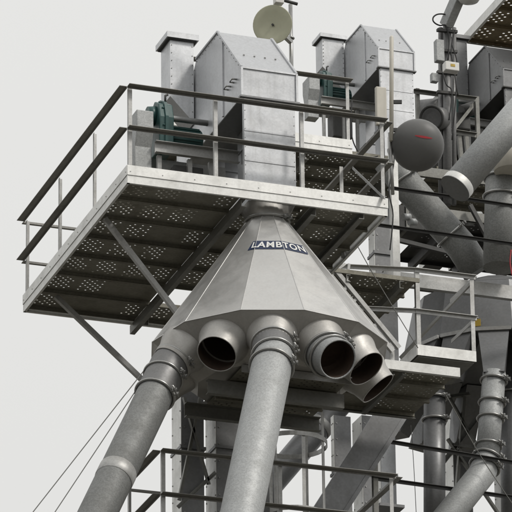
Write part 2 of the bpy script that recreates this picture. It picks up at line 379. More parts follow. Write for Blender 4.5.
        m = MB(); m.rings([P(-.46, 1.25, -.05), P(-.44, 1.25, -.05), P(-.08, 1.25, -.05), P(-.06, 1.25, -.05)], [.10*s, .13*s, .13*s, .09*s], 24); mt = m.build('motor', 'green_paint', t)
        b = MB()
        for k in range(18):
            an = 2*math.pi*k/18; d = V((0, math.cos(an), math.sin(an)))
            b.beam(P(-.43, 1.25, -.05)+d*.135*s, P(-.1, 1.25, -.05)+d*.135*s, .006*s, .03*s, up=d)
        b.build('cooling_fins', 'green_paint', mt)
        gp = [(1.18, .12), (.95, .12), (.95, -.12), (1.02, -.3), (1.02, -.62), (1.22, -.62), (1.22, -.3), (1.28, -.12), (1.28, .12)]
        m = MB(); m.prism([P(-.92, y, z) for y, z in gp], V((.20*s, 0, 0))); m.build('belt_guard', 'pipe_galv', t, bevel=.01*s)
        m = MB(); m.channel(P(-.70, .98, -.38), P(.29, .98, -.38), .14*s, .06*s, -Y, Z); m.build('motor_bracket', 'rail_galv', t)
        m = MB(); m.channel(P(-.70, 1.42, -.38), P(.29, 1.42, -.38), .14*s, .06*s, Y, Z); m.build('motor_bracket', 'rail_galv', t)
        for xx in (-.66, -.3, -.05):
            m = MB(); m.angle(P(xx, 1.0, -drop), P(xx, 1.0, -.385), .05*s, X, Y); m.build('bracket_leg', 'rail_galv', t)
        m = MB(); m.box(P(-.45, 1.05, -.9), P(-.1, 1.35, -.45)); m.build('switch_cabinet', 'dark_steel', t, bevel=.01)
        m = MB(); m.tube(P(-.40, .95, -drop), P(-.40, .95, -1.02), .02*s); m.build('conduit', 'dark_steel', t)
    return t

h1 = elevator_head((1.40, .20, 1.32), 1.0, 'largest bright elevator head, on the front platform directly above the grain distributor', drop=1.235)
m = MB(); m.box((1.52, .33, .66), (1.56, .36, .9)); m.build('yellow_tag', 'yellow_paint', h1)

# ------------------------------------------------------------------ distributor
def vdir(th, yaw=YAW):
    """horizontal direction; th measured from the camera's right hand towards the camera"""
    r = V((math.cos(yaw), -math.sin(yaw), 0)); t = V((-math.sin(yaw), -math.cos(yaw), 0))
    return r*math.cos(R(th))+t*math.sin(R(th))
def clamp(c, ax, r, parent, up=Z, name='clamp_ring', m_=.0165):
    c, ax = V(c), V(ax).normalized(); m = MB(); m.torus(c, ax, r+m_*.9, m_, 36, 8)
    side = ax.cross(UP); side = (RT - ax*RT.dot(ax)).normalized()
    e = (side*.75 - FW*.6); e = (e-ax*e.dot(ax)).normalized(); tn = ax.cross(e)
    for k in (-1, 1): m.beam(c+e*(r+.005)+tn*.026*k, c+e*(r+.075)+tn*.026*k, .014, .042, up=ax)
    m.tube(c+e*(r+.052)-tn*.07, c+e*(r+.052)+tn*.085, .010, n=8)
    m.rings([c+e*(r+.052)+tn*.036, c+e*(r+.052)+tn*.056], [.02, .02], 6, smooth=False)
    return m.build(name, 'clamp_zinc', parent)

def hollow(outer_pts, radii, th=.012, n=36):
    """outside skin and rim in one, lining in the other"""
    a = MB(); b = MB(); pts = [V(p) for p in outer_pts]
    a.rings(pts, radii, n, (False, False)); a.rings(pts, [r-th*.5 for r in radii], n, (False, False), inward=True)
    d = (pts[-1]-pts[-2]).normalized(); a.torus(pts[-1], d, radii[-1]-th*.25, th*.55, n, 6)
    b.rings(pts, [r-th for r in radii], n, (True, False), inward=True)
    return a, b

CC = V((1.745, .40, 0)); ZT, ZB = -.10, -1.63; RTOP, RB, RU, ZU = .235, 1.31, .80, -2.05
VO = 13
dist = thing('grain_distributor', 'shiny twelve-sided cone distributor with navy name label and ring of spouts', 'distributor', (CC.x, CC.y, ZU))
def cv(k, r, z): return CC + vdir(VO+30*k)*r + Z*z
for k in range(12):
    a, b, c, d = cv(k, RTOP, ZT), cv(k+1, RTOP, ZT), cv(k+1, RB, ZB), cv(k, RB, ZB)
    n = (b-a).cross(d-a).normalized(); mid = (a+c)/2
    if n.dot(mid-CC-Z*mid.z) < 0: n = -n
    m = MB(); m.prism([a, b, c, d], -n*.006); pn = m.build('cone_panel', 'cone_sheet', dist)
    e = MB(); e.profile(a, d, [(-.006, -.001), (.006, -.001), (.003, .005), (-.003, .005)], up=(n+Z*.01)); e.build('weld_seam', 'cone_sheet', pn)
    a, b, c, d = cv(k, RB, ZB-.004), cv(k+1, RB, ZB-.004), cv(k+1, RU, ZU), cv(k, RU, ZU)
    n2 = (b-a).cross(d-a).normalized()
    if n2.z > 0: n2 = -n2
    m = MB(); th = VO+15+30*k; hc = CC+vdir(th)*(1.045*math.cos(R(15))+(.054 if 140 < th < 155 else 0))+Z*(ZB-.20+(.045 if 140 < th < 155 else 0))
    if 195 < th % 360 < 335: m.prism([a, b, c, d], -n2*.006)
    else:                                    # opening behind the spout
        hc = hc-n2*(hc-a).dot(n2); e1 = (b-a).normalized(); e2 = n2.cross(e1); cor = [a, b, c, d]; out = []; inn = []
        per = [cor[i].lerp(cor[(i+1) % 4], j/8) for i in range(4) for j in range(8)]
        for p_ in per:
            v_ = p_-hc; an = math.atan2(v_.dot(e2), v_.dot(e1)); out.append(p_); inn.append(hc+(e1*math.cos(an)+e2*math.sin(an))*.235)
        m.add(out+inn, [(i, (i+1) % 32, 32+(i+1) % 32, 32+i) for i in range(32)])
    m.build('under_panel', 'spout_cast', dist)
    m = MB(); m.prism([cv(k, RB+.012, ZB-.003), cv(k+1, RB+.012, ZB-.003), cv(k+1, RB-.02, ZB-.003), cv(k, RB-.02, ZB-.003)], Z*.006); m.build('rim_strip', 'cone_sheet', dist)
m = MB(); m.prism([cv(k, RU-.002, ZU+.002) for k in range(12)], Z*.01); m.build('bottom_plate', 'spout_cast', dist)
m = MB(); ring = [CC+V((x, y, .0)) for x, y in ((-.31, -.19), (.31, -.19), (.31, .19), (-.31, .19))]
n = 24; sq = []
for k in range(n):
    an = 2*math.pi*k/n; dx, dy = math.cos(an), math.sin(an); f = min(.27/abs(dx) if abs(dx) > 1e-6 else 9, .19/abs(dy) if abs(dy) > 1e-6 else 9); sq.append(CC+V((dx*f, dy*f, .085)))
rd = [CC+V((math.cos(2*math.pi*k/n)*.222, math.sin(2*math.pi*k/n)*.222, ZT+.03)) for k in range(n)]
m.add(sq+rd, [(k, (k+1) % n, n+(k+1) % n, n+k) for k in range(n)], True); m.build('neck_transition', 'spout_cast', dist)
m = MB(); m.tube(CC+Z*(ZT-.03), CC+Z*(ZT+.04), .228, n=32, caps=(False, False)); m.build('neck_collar', 'spout_cast', dist)
clamp(CC+Z*(ZT+.02), Z, .232, dist)
SP = {}
for k in range(12):
    th = VO+15+30*k; d = vdir(th); ax = (d*.64-Z*.768).normalized()
    if 195 < th % 360 < 335: continue          # none at the back
    sl = .07 if 140 < th < 155 else .0
    base = CC+d*(1.045*math.cos(R(15))+sl*.77)+Z*(ZB-.20+sl*.64)
    ln = .27
    o_, i_ = hollow([base-ax*.03, base+ax*.05, base+ax*.14, base+ax*ln], [.285, .275, .238, .218])
    i_ = MB(); i_.rings([base-ax*.45, base-ax*.2, base+ax*.05, base+ax*.14, base+ax*ln], [.2, .22, .262, .226, .207], 36, (True, False), inward=True)
    sp_ = o_.build('spout', 'spout_cast', dist); i_.build('lining', 'rust_lining', sp_)
    SP[k] = (base+ax*ln, ax, sp_)
def spout_index(th): return round((th-VO-15)/30) % 12
# stub left clamped on the spout right of centre
e, ax, sp_ = SP[spout_index(58)]
dst = (ax*.45-FW*.75+RT*.42).normalized()
o_, i_ = hollow([e-ax*.07, e+ax*.02, e+ax*.04+dst*.19], [.226, .224, .216], .02); st = o_.build('stub_pipe', 'pipe_galv', sp_); i_.build('stub_lining', 'rust_lining', sp_)
clamp(e-ax*.05, ax, .226, sp_); clamp(e+ax*.04+dst*.03, (ax+dst).normalized(), .224, sp_)
# name label wrapped on the cone facets
def on_cone(th, z):
    k = math.floor((th-VO)/30); fr = (z-ZB)/(ZT-ZB); r = RB+(RTOP-RB)*fr
    a, b = CC+vdir(VO+30*k)*r, CC+vdir(VO+30*(k+1))*r
    # fraction along the facet chord
    t = .5+math.tan(R(th-(VO+30*k+15)))/(2*math.tan(R(15)))
    p = a.lerp(b, t); nd = vdir(th); sl = (RB-RTOP)/(ZT-ZB); nrm = (nd+Z*sl).normalized()
    return p+Z*z, nrm
def wrap(bm, off, thick, name, mat, parent, u0, z0, zs, ks):
    """flat (x along, y up) mesh in metres -> cone facets"""
    for th in (VO, VO+30, VO+60, VO+90, VO+120):
        xx = (u0-th)/ks
        bmesh.ops.bisect_plane(bm, geom=bm.verts[:]+bm.edges[:]+bm.faces[:], plane_co=(xx, 0, 0), plane_no=(1, 0, 0))
    vs = []
    for v in bm.verts:
        p, nr = on_cone(u0-ks*v.co.x, z0+zs*v.co.y); vs.append(p+nr*off)
    bm.verts.ensure_lookup_table(); bm.verts.index_update()
    mb = MB(); mb.add(vs, [[v.index for v in f.verts] for f in bm.faces]); return mb.build(name, mat, parent)
U0, Z0, KS = 76.0, -.585, 116.0     # degrees at x = 0, height, degrees per metre
bm = bmesh.new()
LW, LH = .60, .125
vv = [bm.verts.new((x, y, 0)) for x, y in ((-LW/2, -LH/2), (LW/2-.03, -LH/2), (LW/2, LH/2), (-LW/2+.03, LH/2))]; bm.faces.new(vv)
lab = wrap(bm, .004, .002, 'name_label', 'navy_vinyl', dist, U0, Z0, 1.08, KS); bm.free()
cu = bpy.data.curves.new('lettering', 'FONT'); cu.body = 'LAMBTON'; cu.size = .118; cu.align_x = 'CENTER'; cu.align_y = 'CENTER'; cu.offset = .003; cu.space_character = 1.13; cu.shear = .08
to = bpy.data.objects.new('lettering_tmp', cu); COL.objects.link(to); bpy.context.view_layer.update()
me = bpy.data.meshes.new_from_object(to.evaluated_get(bpy.context.evaluated_depsgraph_get())); bm = bmesh.new(); bm.from_mesh(me); bpy.data.objects.remove(to)
xs = [v.co.x for v in bm.verts]; sx = (LW-.065)/(max(xs)-min(xs)); mxx = (max(xs)+min(xs))/2
ysv = [v.co.y for v in bm.verts]; my = (max(ysv)+min(ysv))/2
for v in bm.verts: v.co.x = (v.co.x-mxx)*sx; v.co.y -= my
bmesh.ops.triangulate(bm, faces=bm.faces)
wrap(bm, .009, .001, 'lettering', 'white_vinyl', lab, U0, Z0, 1.08, KS); bm.free()

# ------------------------------------------------------------------ round pipes
def pipe(name, label, pts, r, mat='pipe_galv', clamps=(), joints=(), group='round grain pipes', n=32, end_cap=False):
    pts = [V(p) for p in pts]; t = thing(name, label, 'pipe', pts[-1], group)
    m = MB(); m.rings(pts, [r]*len(pts), n, (True, True)); m.build('pipe_body', mat, t)
    tot = [0]
    for i in range(len(pts)-1): tot.append(tot[-1]+(pts[i+1]-pts[i]).length)
    def along(s):
        for i in range(len(pts)-1):
            if s <= tot[i+1] or i == len(pts)-2:
                d = (pts[i+1]-pts[i]).normalized(); return pts[i]+d*(s-tot[i]), d
    for s in clamps: c, d = along(s); clamp(c, d, r, t)
    for s, wd in joints:
        c, d = along(s); m = MB(); m.rings([c-d*wd/2, c-d*wd/2+d*.004, c+d*wd/2-d*.004, c+d*wd/2], [r+.001, r+.006, r+.006, r+.001], n, (False, False)); m.build('joint_band', 'rail_galv', t)
    return t
def pdir(a, sl): return (vdir(90+a)*math.cos(R(sl))-Z*math.sin(R(sl))).normalized()
e, ax, _ = SP[spout_index(148)]
dl = pdir(28.5, 55)
t = pipe('spout_pipe', 'dull galvanized pipe clamped to the leftmost spout, running down past the guy wires', [e-ax*.05, e+ax*.06, e+ax*.06+dl*9], .198, 'pipe_galv_dark', clamps=(.0, .30, .62), joints=((2.05, .17), (4.6, .13)))
m = MB(); m.rings([e-ax*.02, e+ax*.06, e+ax*.06+dl*.52], [.208, .208, .204], 32, (False, False)); m.build('upper_sleeve', 'pipe_dull', t)
e, ax, _ = SP[spout_index(88)]
dm = pdir(12.5, 55)
t = pipe('spout_pipe', 'long galvanized pipe clamped to the middle front spout of the cone', [e-ax*.05, e+ax*.2, e+ax*.2+dm*9], .216, clamps=(.0, .24, .42), joints=((6.2, .13),))
m = MB(); m.rings([e-ax*.04, e+ax*.195], [.222, .221], 32, (False, False)); m.build('upper_sleeve', 'pipe_dull', t)

# guy wires, hooked to the clamps of the leftmost spout
e, ax, _ = SP[spout_index(148)]
for (p, b, lb) in ((e-ax*.04-RT*.215+UP*.03, (33, 512), 'outer of the two thin guy wires left of the leftmost pipe'), (e+ax*.06+dl*.19-RT*.20, (55, 512), 'inner of the two thin guy wires left of the leftmost pipe')):
    q = at(b[0], b[1], p.y-1.6); q = p+(q-p)*5
    m = MB(); m.tube(p, q, .0055, n=6); tag(m.build('guy_wire', 'wire'), lb, 'wire', 'guy wires')

# ------------------------------------------------------------------ deck that carries the distributor, and the lower landings
def deck(root, x0, x1, y0, y1, z, n, mat='plank_galv', **kw):
    pw_ = (y1-y0)/n
    for k in range(n):
        m = MB(); perforated(m, x0, x1, y0+k*pw_+.003, y0+(k+1)*pw_-.003, z, **kw); m.build('plank', mat, root)
ca = thing('distributor_deck', 'dark perforated deck on channel beams directly under the cone distributor', 'platform', (1.75, .3, -2.1), 'work platforms')
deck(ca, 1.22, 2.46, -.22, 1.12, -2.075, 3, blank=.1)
for yy, fl in ((.10, Y), (.90, -Y)):
    m = MB(); m.channel((.94, yy, -2.29), (2.50, yy, -2.29), .16, .07, fl, Z); m.build('main_beam', 'beam_galv', ca)
for yy in (-.226, 1.126):
    m = MB(); m.box((1.21, yy-.004, -2.14), (2.47, yy+.004, -2.055)); m.build('edge_strip', 'rail_galv', ca)

# right-hand deck behind the distributor
Zr = -1.05
a = atz(384, 368, Zr); b = atz(458, 379, Zr)
rd_ = thing('side_deck', 'perforated deck reaching from behind the cone to the lower right, below the small balcony', 'platform', (a.x, a.y, Zr), 'work platforms')
deck(rd_, a.x-1.1, b.x, a.y+.01, a.y+1.45, Zr+.08, 3, blank=.15)
m = MB(); m.channel((a.x-1.1, a.y-.001, Zr), (b.x, a.y-.001, Zr), .11, .05, Y, Z); m.build('edge_channel', 'white_channel', rd_)
m = MB(); m.channel((a.x-1.1, a.y+1.461, Zr), (b.x, a.y+1.461, Zr), .11, .05, -Y, Z); m.build('edge_channel', 'beam_galv', rd_)
for xx in (a.x-.9, a.x+.25):
    m = MB(); m.channel((xx, a.y+.06, Zr-.03), (xx, a.y+1.40, Zr-.03), .055, .05, X, Z); m.build('main_beam', 'beam_galv', rd_)

# small balcony with railing
Zb = -.72
p1, p2 = atz(417.5, 355, Zb), atz(472, 366, Zb)
bal = thing('balcony', 'small railed balcony with light edge boards beyond the right side of the cone', 'balcony', (p1.x, p1.y, Zb), 'work platforms')
p2 = V((p2.x, p1.y, Zb)); dep = .75
deck(bal, p1.x+.01, p2.x-.01, p1.y+.01, p1.y+dep, Zb+.07, 2, plug=1.0)
m = MB(); m.profile((p1.x, p1.y, Zb), (p2.x, p1.y, Zb), [(0, 0), (.006, 0), (.006, .13), (0, .13)], a=-Y, b=Z); m.build('toe_board', 'white_channel', bal)
m = MB(); m.profile((p1.x-.001, p1.y, Zb), (p1.x-.001, p1.y+dep, Zb), [(0, 0), (.006, 0), (.006, .13), (0, .13)], a=-X, b=Z); m.build('toe_board', 'white_channel', bal)
m = MB(); m.box((p1.x+.02, p1.y+.02, Zb-.012), (p2.x-.02, p1.y+dep-.02, Zb+.012)); m.build('bottom_plate', 'beam_galv', bal)
hb = 1.07
for q in (p1, p2):
    m = MB(); m.angle(V((q.x, q.y, Zb+.01)), V((q.x, q.y, Zb+hb)), .05, X if q is p1 else -X, Y); m.build('post', 'rail_galv', bal)
far = atz(300, 263, Zb+hb)
for zz, nm in ((hb, 'top_rail'), (.56, 'mid_rail')):
    m = MB(); m.angle(V((p1.x-.01, p1.y-.002, Zb+zz)), V((p2.x+.02, p1.y-.002, Zb+zz)), .045, -Y, -Z); m.build(nm, 'rail_galv', bal)
    q = V((far.x, far.y, Zb+zz)); s_ = V((p1.x, p1.y+.004, Zb+zz+.001)); n_ = (q-s_).normalized().cross(Z)
    m = MB(); m.angle(s_, q, .045, n_ if n_.y < 0 else -n_, -Z); m.build(nm, 'rail_galv', bal)
    m = MB(); m.angle(V((p2.x, p1.y, Zb+zz)), V((p2.x, p1.y+dep, Zb+zz)), .045, X, -Z); m.build(nm, 'rail_galv', bal)
m = MB(); m.beam(V((p2.x-.03, p1.y+.03, Zb+.98)), V((p1.x+.08, p1.y+dep, Zb+.25)), .03, .03); m.build('brace', 'rail_galv', bal)

# ladder-like stringer behind the cone's right flank
A_, B_ = at(318, 262, 2.0), at(392, 352, 2.0)
st = thing('stair_stringer', 'pair of sloping angle irons running down behind the right flank of the cone', 'bracing', B_)
for off in (V((0, 0, 0)), V((.08, .0, .05))):
    m = MB(); m.angle(A_+off, B_+off, .05, Y, (B_-A_).normalized().cross(Y)); m.build('stringer', 'rail_galv', st)
m = MB(); p = at(390, 338, 2.09); m.angle(p, p-Z*.45, .05, X, Y); m.build('upright', 'rail_galv', st)
for a_, b_ in (((330, 275), (345, 264)), ((345, 290), (349, 264)), ((352, 303), (358, 298))):
    m = MB(); m.beam(at(a_[0], a_[1], 2.03), at(b_[0], b_[1], 2.03), .03, .03); m.build('web_bar', 'rail_galv', st)

# perforated landing seen between the cone and the balcony
Zp = .12
a = atz(330, 272, Zp); ld = thing('upper_landing', 'dark perforated landing seen between the cone flank and the balcony rails', 'platform', a, 'work platforms')
x1_ = atz(440, 290, Zp).x
deck(ld, a.x-.3, a.x+1.1, a.y, a.y+1.5, Zp+.06, 3, blank=.05)
for xx in (a.x+.2, a.x+.85):
    m = MB(); m.channel((xx, a.y, -.06+Zp-.03), (xx, a.y+1.5, Zp-.09), .09, .05, X, Z); m.build('joist', 'beam_galv', ld)

# light channel beam of the rear tower
p, q = at(384, 283, 3.4), at(520, 306, 3.4); q.z = p.z
m = MB(); m.channel(p, V((p.x+2.2, p.y, p.z)), .17, .07, Y, Z); tag(m.build('channel_beam', 'rail_galv'), 'long light grey channel beam crossing behind the balcony rails', 'beam')

# lower landing with railing at the bottom of the view
c6 = at(160.5, 450.5, .9); z6 = c6.z-1.15
lp = thing('lower_landing', 'lowest railed landing at the bottom, behind the two big pipes', 'platform', (c6.x, c6.y, z6), 'work platforms')
L6, W6 = 1.25, 2.72
n0 = V((c6.x, c6.y, 0))
guard_rail(lp, (c6.x, c6.y), (c6.x+W6, c6.y), 3, z6, 1.15, (0, -1, 0))
guard_rail(lp, (c6.x, c6.y+L6), (c6.x, c6.y), 2, z6, 1.15, (-1, 0, 0), ends=(True, False))
guard_rail(lp, (c6.x+W6, c6.y), (c6.x+W6, c6.y+L6), 2, z6, 1.15, (1, 0, 0), ends=(False, True))
guard_rail(lp, (c6.x+W6, c6.y+L6), (c6.x, c6.y+L6), 3, z6, 1.15, (0, 1, 0), ends=(False, False))
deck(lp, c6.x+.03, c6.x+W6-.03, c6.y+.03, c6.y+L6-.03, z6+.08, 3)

# ------------------------------------------------------------------ vertical trunks
def trunk(label, px, py_top, Yp, wx, dy, mat='sheet_dark', zbot=GROUND_Z, ztop=None):
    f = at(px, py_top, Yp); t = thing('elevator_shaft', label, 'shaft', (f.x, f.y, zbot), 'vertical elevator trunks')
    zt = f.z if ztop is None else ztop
    m = MB(); m.box((f.x, f.y, zbot), (f.x+wx, f.y+dy, zt)); m.build('casing', mat, t)  # default dark tone puts the shaded front into the colour
    m = MB(); m.box((f.x-.008, f.y+.004, zbot), (f.x-.001, f.y+dy-.004, zt)); m.build('lit_face_strip', 'white_channel', t)  # added bright strip, paints the sky-lit left face of the casing
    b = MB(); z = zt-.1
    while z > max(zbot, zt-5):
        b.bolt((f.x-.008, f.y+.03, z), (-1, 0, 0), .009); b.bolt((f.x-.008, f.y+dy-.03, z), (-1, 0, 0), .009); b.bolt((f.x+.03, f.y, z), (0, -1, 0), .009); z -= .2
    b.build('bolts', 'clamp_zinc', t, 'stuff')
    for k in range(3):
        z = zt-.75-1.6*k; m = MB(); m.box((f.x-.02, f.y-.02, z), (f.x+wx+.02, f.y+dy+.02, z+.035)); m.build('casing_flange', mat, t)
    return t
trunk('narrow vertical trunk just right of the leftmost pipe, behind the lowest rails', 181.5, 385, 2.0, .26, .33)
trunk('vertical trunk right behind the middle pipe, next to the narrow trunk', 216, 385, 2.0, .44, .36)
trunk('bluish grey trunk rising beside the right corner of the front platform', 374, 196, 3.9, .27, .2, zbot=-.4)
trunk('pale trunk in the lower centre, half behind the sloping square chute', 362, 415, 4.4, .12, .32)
trunk('dark trunk in the lower centre, left of the pale trunk', 334, 415, 4.4, .21, .1, 'sheet_dark')
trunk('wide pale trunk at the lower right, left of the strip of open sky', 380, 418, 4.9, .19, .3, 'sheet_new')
xb = thing('trunk_bracing', 'crossed angle irons between the two trunks behind the leftmost pipe', 'bracing', at(190, 512, 1.93))
for a_, b_ in (((198, 398), (177, 500)), ((182, 398), (207, 485)), ((179, 509), (217, 474)), ((202, 416), (233, 392)), ((199, 410), (229, 388))):
    m = MB(); p, q = at(*a_, 1.93), at(*b_, 1.93); m.angle(p, q, .045, -Y, (q-p).normalized().cross(Y)); m.build('angle_brace', 'beam_galv', xb)

# caged ladder
cc = at(292, 447, 3.0)
lad = thing('ladder_cage', 'curved flat-bar safety cage of a ladder, under the perforated deck', 'ladder', (cc.x, cc.y, cc.z-2.2))
def arc(c, r, a0, a1, n, hgt):
    m = MB(); pts = [V((c.x+r*math.cos(R(a0+(a1-a0)*k/n)), c.y+r*math.sin(R(a0+(a1-a0)*k/n)), c.z)) for k in range(n+1)]
    for p_, q_ in ((0, hgt),): pass
    vs = []; fs = []
    for k, p_ in enumerate(pts):
        d = V((p_.x-c.x, p_.y-c.y, 0)).normalized()
        vs += [p_, p_+Z*hgt, p_+d*.008+Z*hgt, p_+d*.008]
    for k in range(n):
        for j in range(4): fs.append((4*k+j, 4*k+(j+1) % 4, 4*k+4+(j+1) % 4, 4*k+4+j))
    fs += [(3, 2, 1, 0), (4*n, 4*n+1, 4*n+2, 4*n+3)]
    return m.add(vs, fs, False)
for dz in (0, -.9, -1.8): arc(cc+Z*dz, .40, -150, 120, 22, .055).build('hoop', 'rail_galv', lad)
for an in (-140, -90, -45, 0, 45, 110):
    m = MB(); p = cc+V((.385*math.cos(R(an)), .385*math.sin(R(an)), .45)); m.beam(p, p-Z*2.4, .04, .008, up=V((math.cos(R(an)), math.sin(R(an)), 0))); m.build('cage_bar', 'rail_galv', lad)
for sx in (-.2, .2):
    m = MB(); p = cc+V((-.42+sx*.3, sx, .5)); m.beam(p, p-Z*2.6, .05, .012, up=X); m.build('ladder_rail', 'rail_galv', lad)
for k in range(8):
    m = MB(); p = cc+V((-.42, 0, .4-.3*k)); m.tube(p+V((-.06, -.2, 0)), p+V((.06, .2, 0)), .012, n=8); m.build('rung', 'rail_galv', lad)

# sloping square chute and far pipes in the lower centre
p, q = at(391, 412, 3.7), at(322, 520, 3.7); d = (q-p).normalized()
ch = thing('square_chute', 'sloping square-section steel chute in the lower centre under the decks', 'chute', q)
m = MB(); m.beam(p, q+d*.8, .30, .30, up=Y); m.build('chute_body', 'sheet_dark', ch)
for sg in (-1, 1):
    e_ = d.cross(Y).normalized(); m = MB(); m.beam(p+e_*sg*.155-Y*.152, q+d*.8+e_*sg*.155-Y*.152, .05, .012, up=Y); m.build('edge_angle', 'sheet_dark', ch)
pipe('round_pipe', 'dark round pipe sloping down behind the ladder cage', [at(352, 388, 5.2), at(268, 487, 5.2), at(262, 540, 5.2)], .165, 'sheet_dark', joints=((.7, .1),), group='far round pipes')

# ------------------------------------------------------------------ rear tower on the right: pipes, second distributor, rails
C2 = at(497, 342, 5.2); d2 = thing('grain_distributor', 'dark distributor with tapered square spouts at the right edge', 'distributor', C2)  # panels and spouts in the dark sheet tone
R2 = 1.18; N2 = 16; O2 = 95-360/16/2
def c2(k, r, z): return C2+vdir(O2+360/N2*k)*r+Z*z
for k in range(N2):
    m = MB(); a_, b_, c_, e_ = c2(k, .35, .75), c2(k+1, .35, .75), c2(k+1, R2-.15, .42), c2(k, R2-.15, .42); n_ = (b_-a_).cross(e_-a_).normalized(); n_ = n_ if n_.z > 0 else -n_
    m.prism([a_, b_, c_, e_], -n_*.008); m.build('cone_panel', 'sheet_dark', d2)
    th = O2+360/N2*(k+.5); d = vdir(th); tn = V((-d.y, d.x, 0))
    m = MB(); m.prism([c2(k, R2-.15, .417), c2(k+1, R2-.15, .417), c2(k+1, R2, -.28), c2(k, R2, -.28)], -d*.008); m.build('wall_panel', 'sheet_dark', d2)
    top = [C2+d*rr+tn*s_+Z*-.284 for rr, s_ in ((R2-.03, -.19), (R2-.03, .19), (R2-.4, .12), (R2-.4, -.12))]
    bot = [C2+d*rr+tn*s_+Z*-.98 for rr, s_ in ((R2+.36, -.125), (R2+.36, .125), (R2+.11, .125), (R2+.11, -.125))]
    m = MB(); m.add(top+bot, [(3, 2, 1, 0), (4, 5, 6, 7)]+[(i, (i+1) % 4, 4+(i+1) % 4, 4+i) for i in range(4)]); sp2 = m.build('tapered_spout', 'sheet_dark', d2)
    m = MB(); m.beam(C2+d*(R2-.005)+tn*-.215+Z*-.285, C2+d*(R2-.005)+tn*.215+Z*-.285, .03, .045); m.build('spout_flange', 'rail_galv', sp2)
m = MB(); m.prism([c2(k, R2-.02, -.27) for k in range(N2)], Z*.008); m.build('bottom_plate', 'sheet_dark', d2)
d = vdir(105); q = C2+d*(R2+.01)-Z*.2; tn = V((-d.y, d.x, 0))
m = MB(); m.beam(q-tn*.055, q+tn*.055, .01, .09); m.build('warning_sticker', 'yellow_paint', d2)

pt = C2+vdir(95)*(R2+.23)-Z*.96; pb = [pt, at(487, 461, pt.y-.1)]; py_ = pb[1].y
pipe('round_pipe', 'short upright pipe with three clamps under the right-hand distributor', pb, .140, 'pipe_galv', clamps=(.10, .40, .62, .98), group='right-hand round pipes')
pipe('round_pipe', 'galvanized pipe sloping out of the bottom right corner below the upright pipe', [at(488, 458, py_), at(482, 474, py_-.05), at(425, 545, py_-.8)], .165, 'pipe_galv', clamps=(.02, .14), group='right-hand round pipes')
pipe('round_pipe', 'dark upright pipe standing against the strip of open sky at lower right', [at(434.5, 392, 4.3), at(434.5, 560, 4.3)], .130, 'sheet_dark', clamps=(.08, .36), group='right-hand round pipes')
pipe('round_pipe', 'dark pipe at the far right edge beside the upright clamped pipe', [at(511, 340, 4.6), at(513, 560, 4.6)], .14, 'sheet_dark', clamps=(.7,), group='right-hand round pipes')
pc = [at(388, 160, 3.8), at(404, 182, 3.8), at(462, 247, 3.8), at(478, 272, 3.8)]
t = pipe('round_pipe', 'dull pipe sloping down to the right below the dark radome', pc, .19, 'pipe_galv_dark', clamps=(.30, 1.18), group='right-hand round pipes')
pd_ = [at(560, 66, 1.8), at(455.5, 188, 1.8)]
t = pipe('round_pipe', 'big pipe with a capped lower end sloping in from the right edge', pd_, .188, 'pipe_galv', group='right-hand round pipes')
d = (pd_[1]-pd_[0]).normalized()
m = MB(); m.rings([pd_[1]-d*.09, pd_[1]-d*.085, pd_[1]+d*.004], [.190, .194, .194], 32, (False, False)); m.build('end_band', 'white_channel', t)
m = MB(); m.rings([pd_[1]+d*.001, pd_[1]+d*.012], [.1945, .1945], 32, (True, True)); m.build('end_cap', 'sheet_dark', t)
t = pipe('round_pipe', 'stout upright pipe at the right edge below the capped pipe', [at(503, 158, 3.2), at(500, 268, 3.2)], .205, 'pipe_galv_dark', clamps=(.28, .52), group='right-hand round pipes')
m = MB(); p = at(510, 150, 2.9); m.rings([p+V((.06, 0, .25)), p, p-Z*.28], [.16, .19, .2], 32); m.build('pale_elbow', 'cream_paint', t)

for (a_, b_, lb) in (((390, 187), (540, 209), 'upper thin dark rail crossing behind the radome'), ((370, 223), (540, 247), 'lower thin dark rail crossing behind the radome')):
    m = MB(); p, q = at(*a_, 3.0), at(*b_, 3.0); m.angle(p, q, .035, -Y, -Z); tag(m.build('handrail', 'dark_steel'), lb, 'rail', 'thin dark rails')
for (a_, b_, lb) in (((362, 436), (540, 466), 'upper thin dark rail in front of the lower right pipes'), ((372, 477), (540, 500), 'lower thin dark rail in front of the lower right pipes')):
    m = MB(); p, q = at(*a_, 3.6), at(*b_, 3.6); m.angle(p, q, .04, -Y, -Z); tag(m.build('handrail', 'dark_steel'), lb, 'rail', 'thin dark rails')
m = MB(); p = at(374, 438, 3.62); m.beam(p, p-Z*1.3, .06, .06, up=Y); tag(m.build('rail_post', 'beam_galv'), 'dark upright post carrying the thin rails at lower right', 'post')

# dark enclosed gallery behind the pipes
Zg = at(396, 262, 6.0).z
ga = thing('rear_gallery', 'dark perforated gallery floor behind the sloping pipes at right', 'platform', at(396, 262, 6.0), 'work platforms')
a = at(396, 258, 6.6)
deck(ga, a.x, a.x+2.6, a.y-1.5, a.y, a.z, 3, mat='dark_steel', plug=.6)
m = MB(); m.channel((a.x, a.y-1.51, a.z-.05), (a.x+2.6, a.y-1.51, a.z-.05), .12, .05, Y, Z); m.build('edge_channel', 'beam_galv', ga)
for k in range(4):
    xx = a.x+.15+k*.6; m = MB(); m.channel((xx, a.y-1.45, a.z-.17), (xx, a.y-.02, a.z-.17), .115, .05, X, Z); m.build('joist', 'dark_steel', ga)
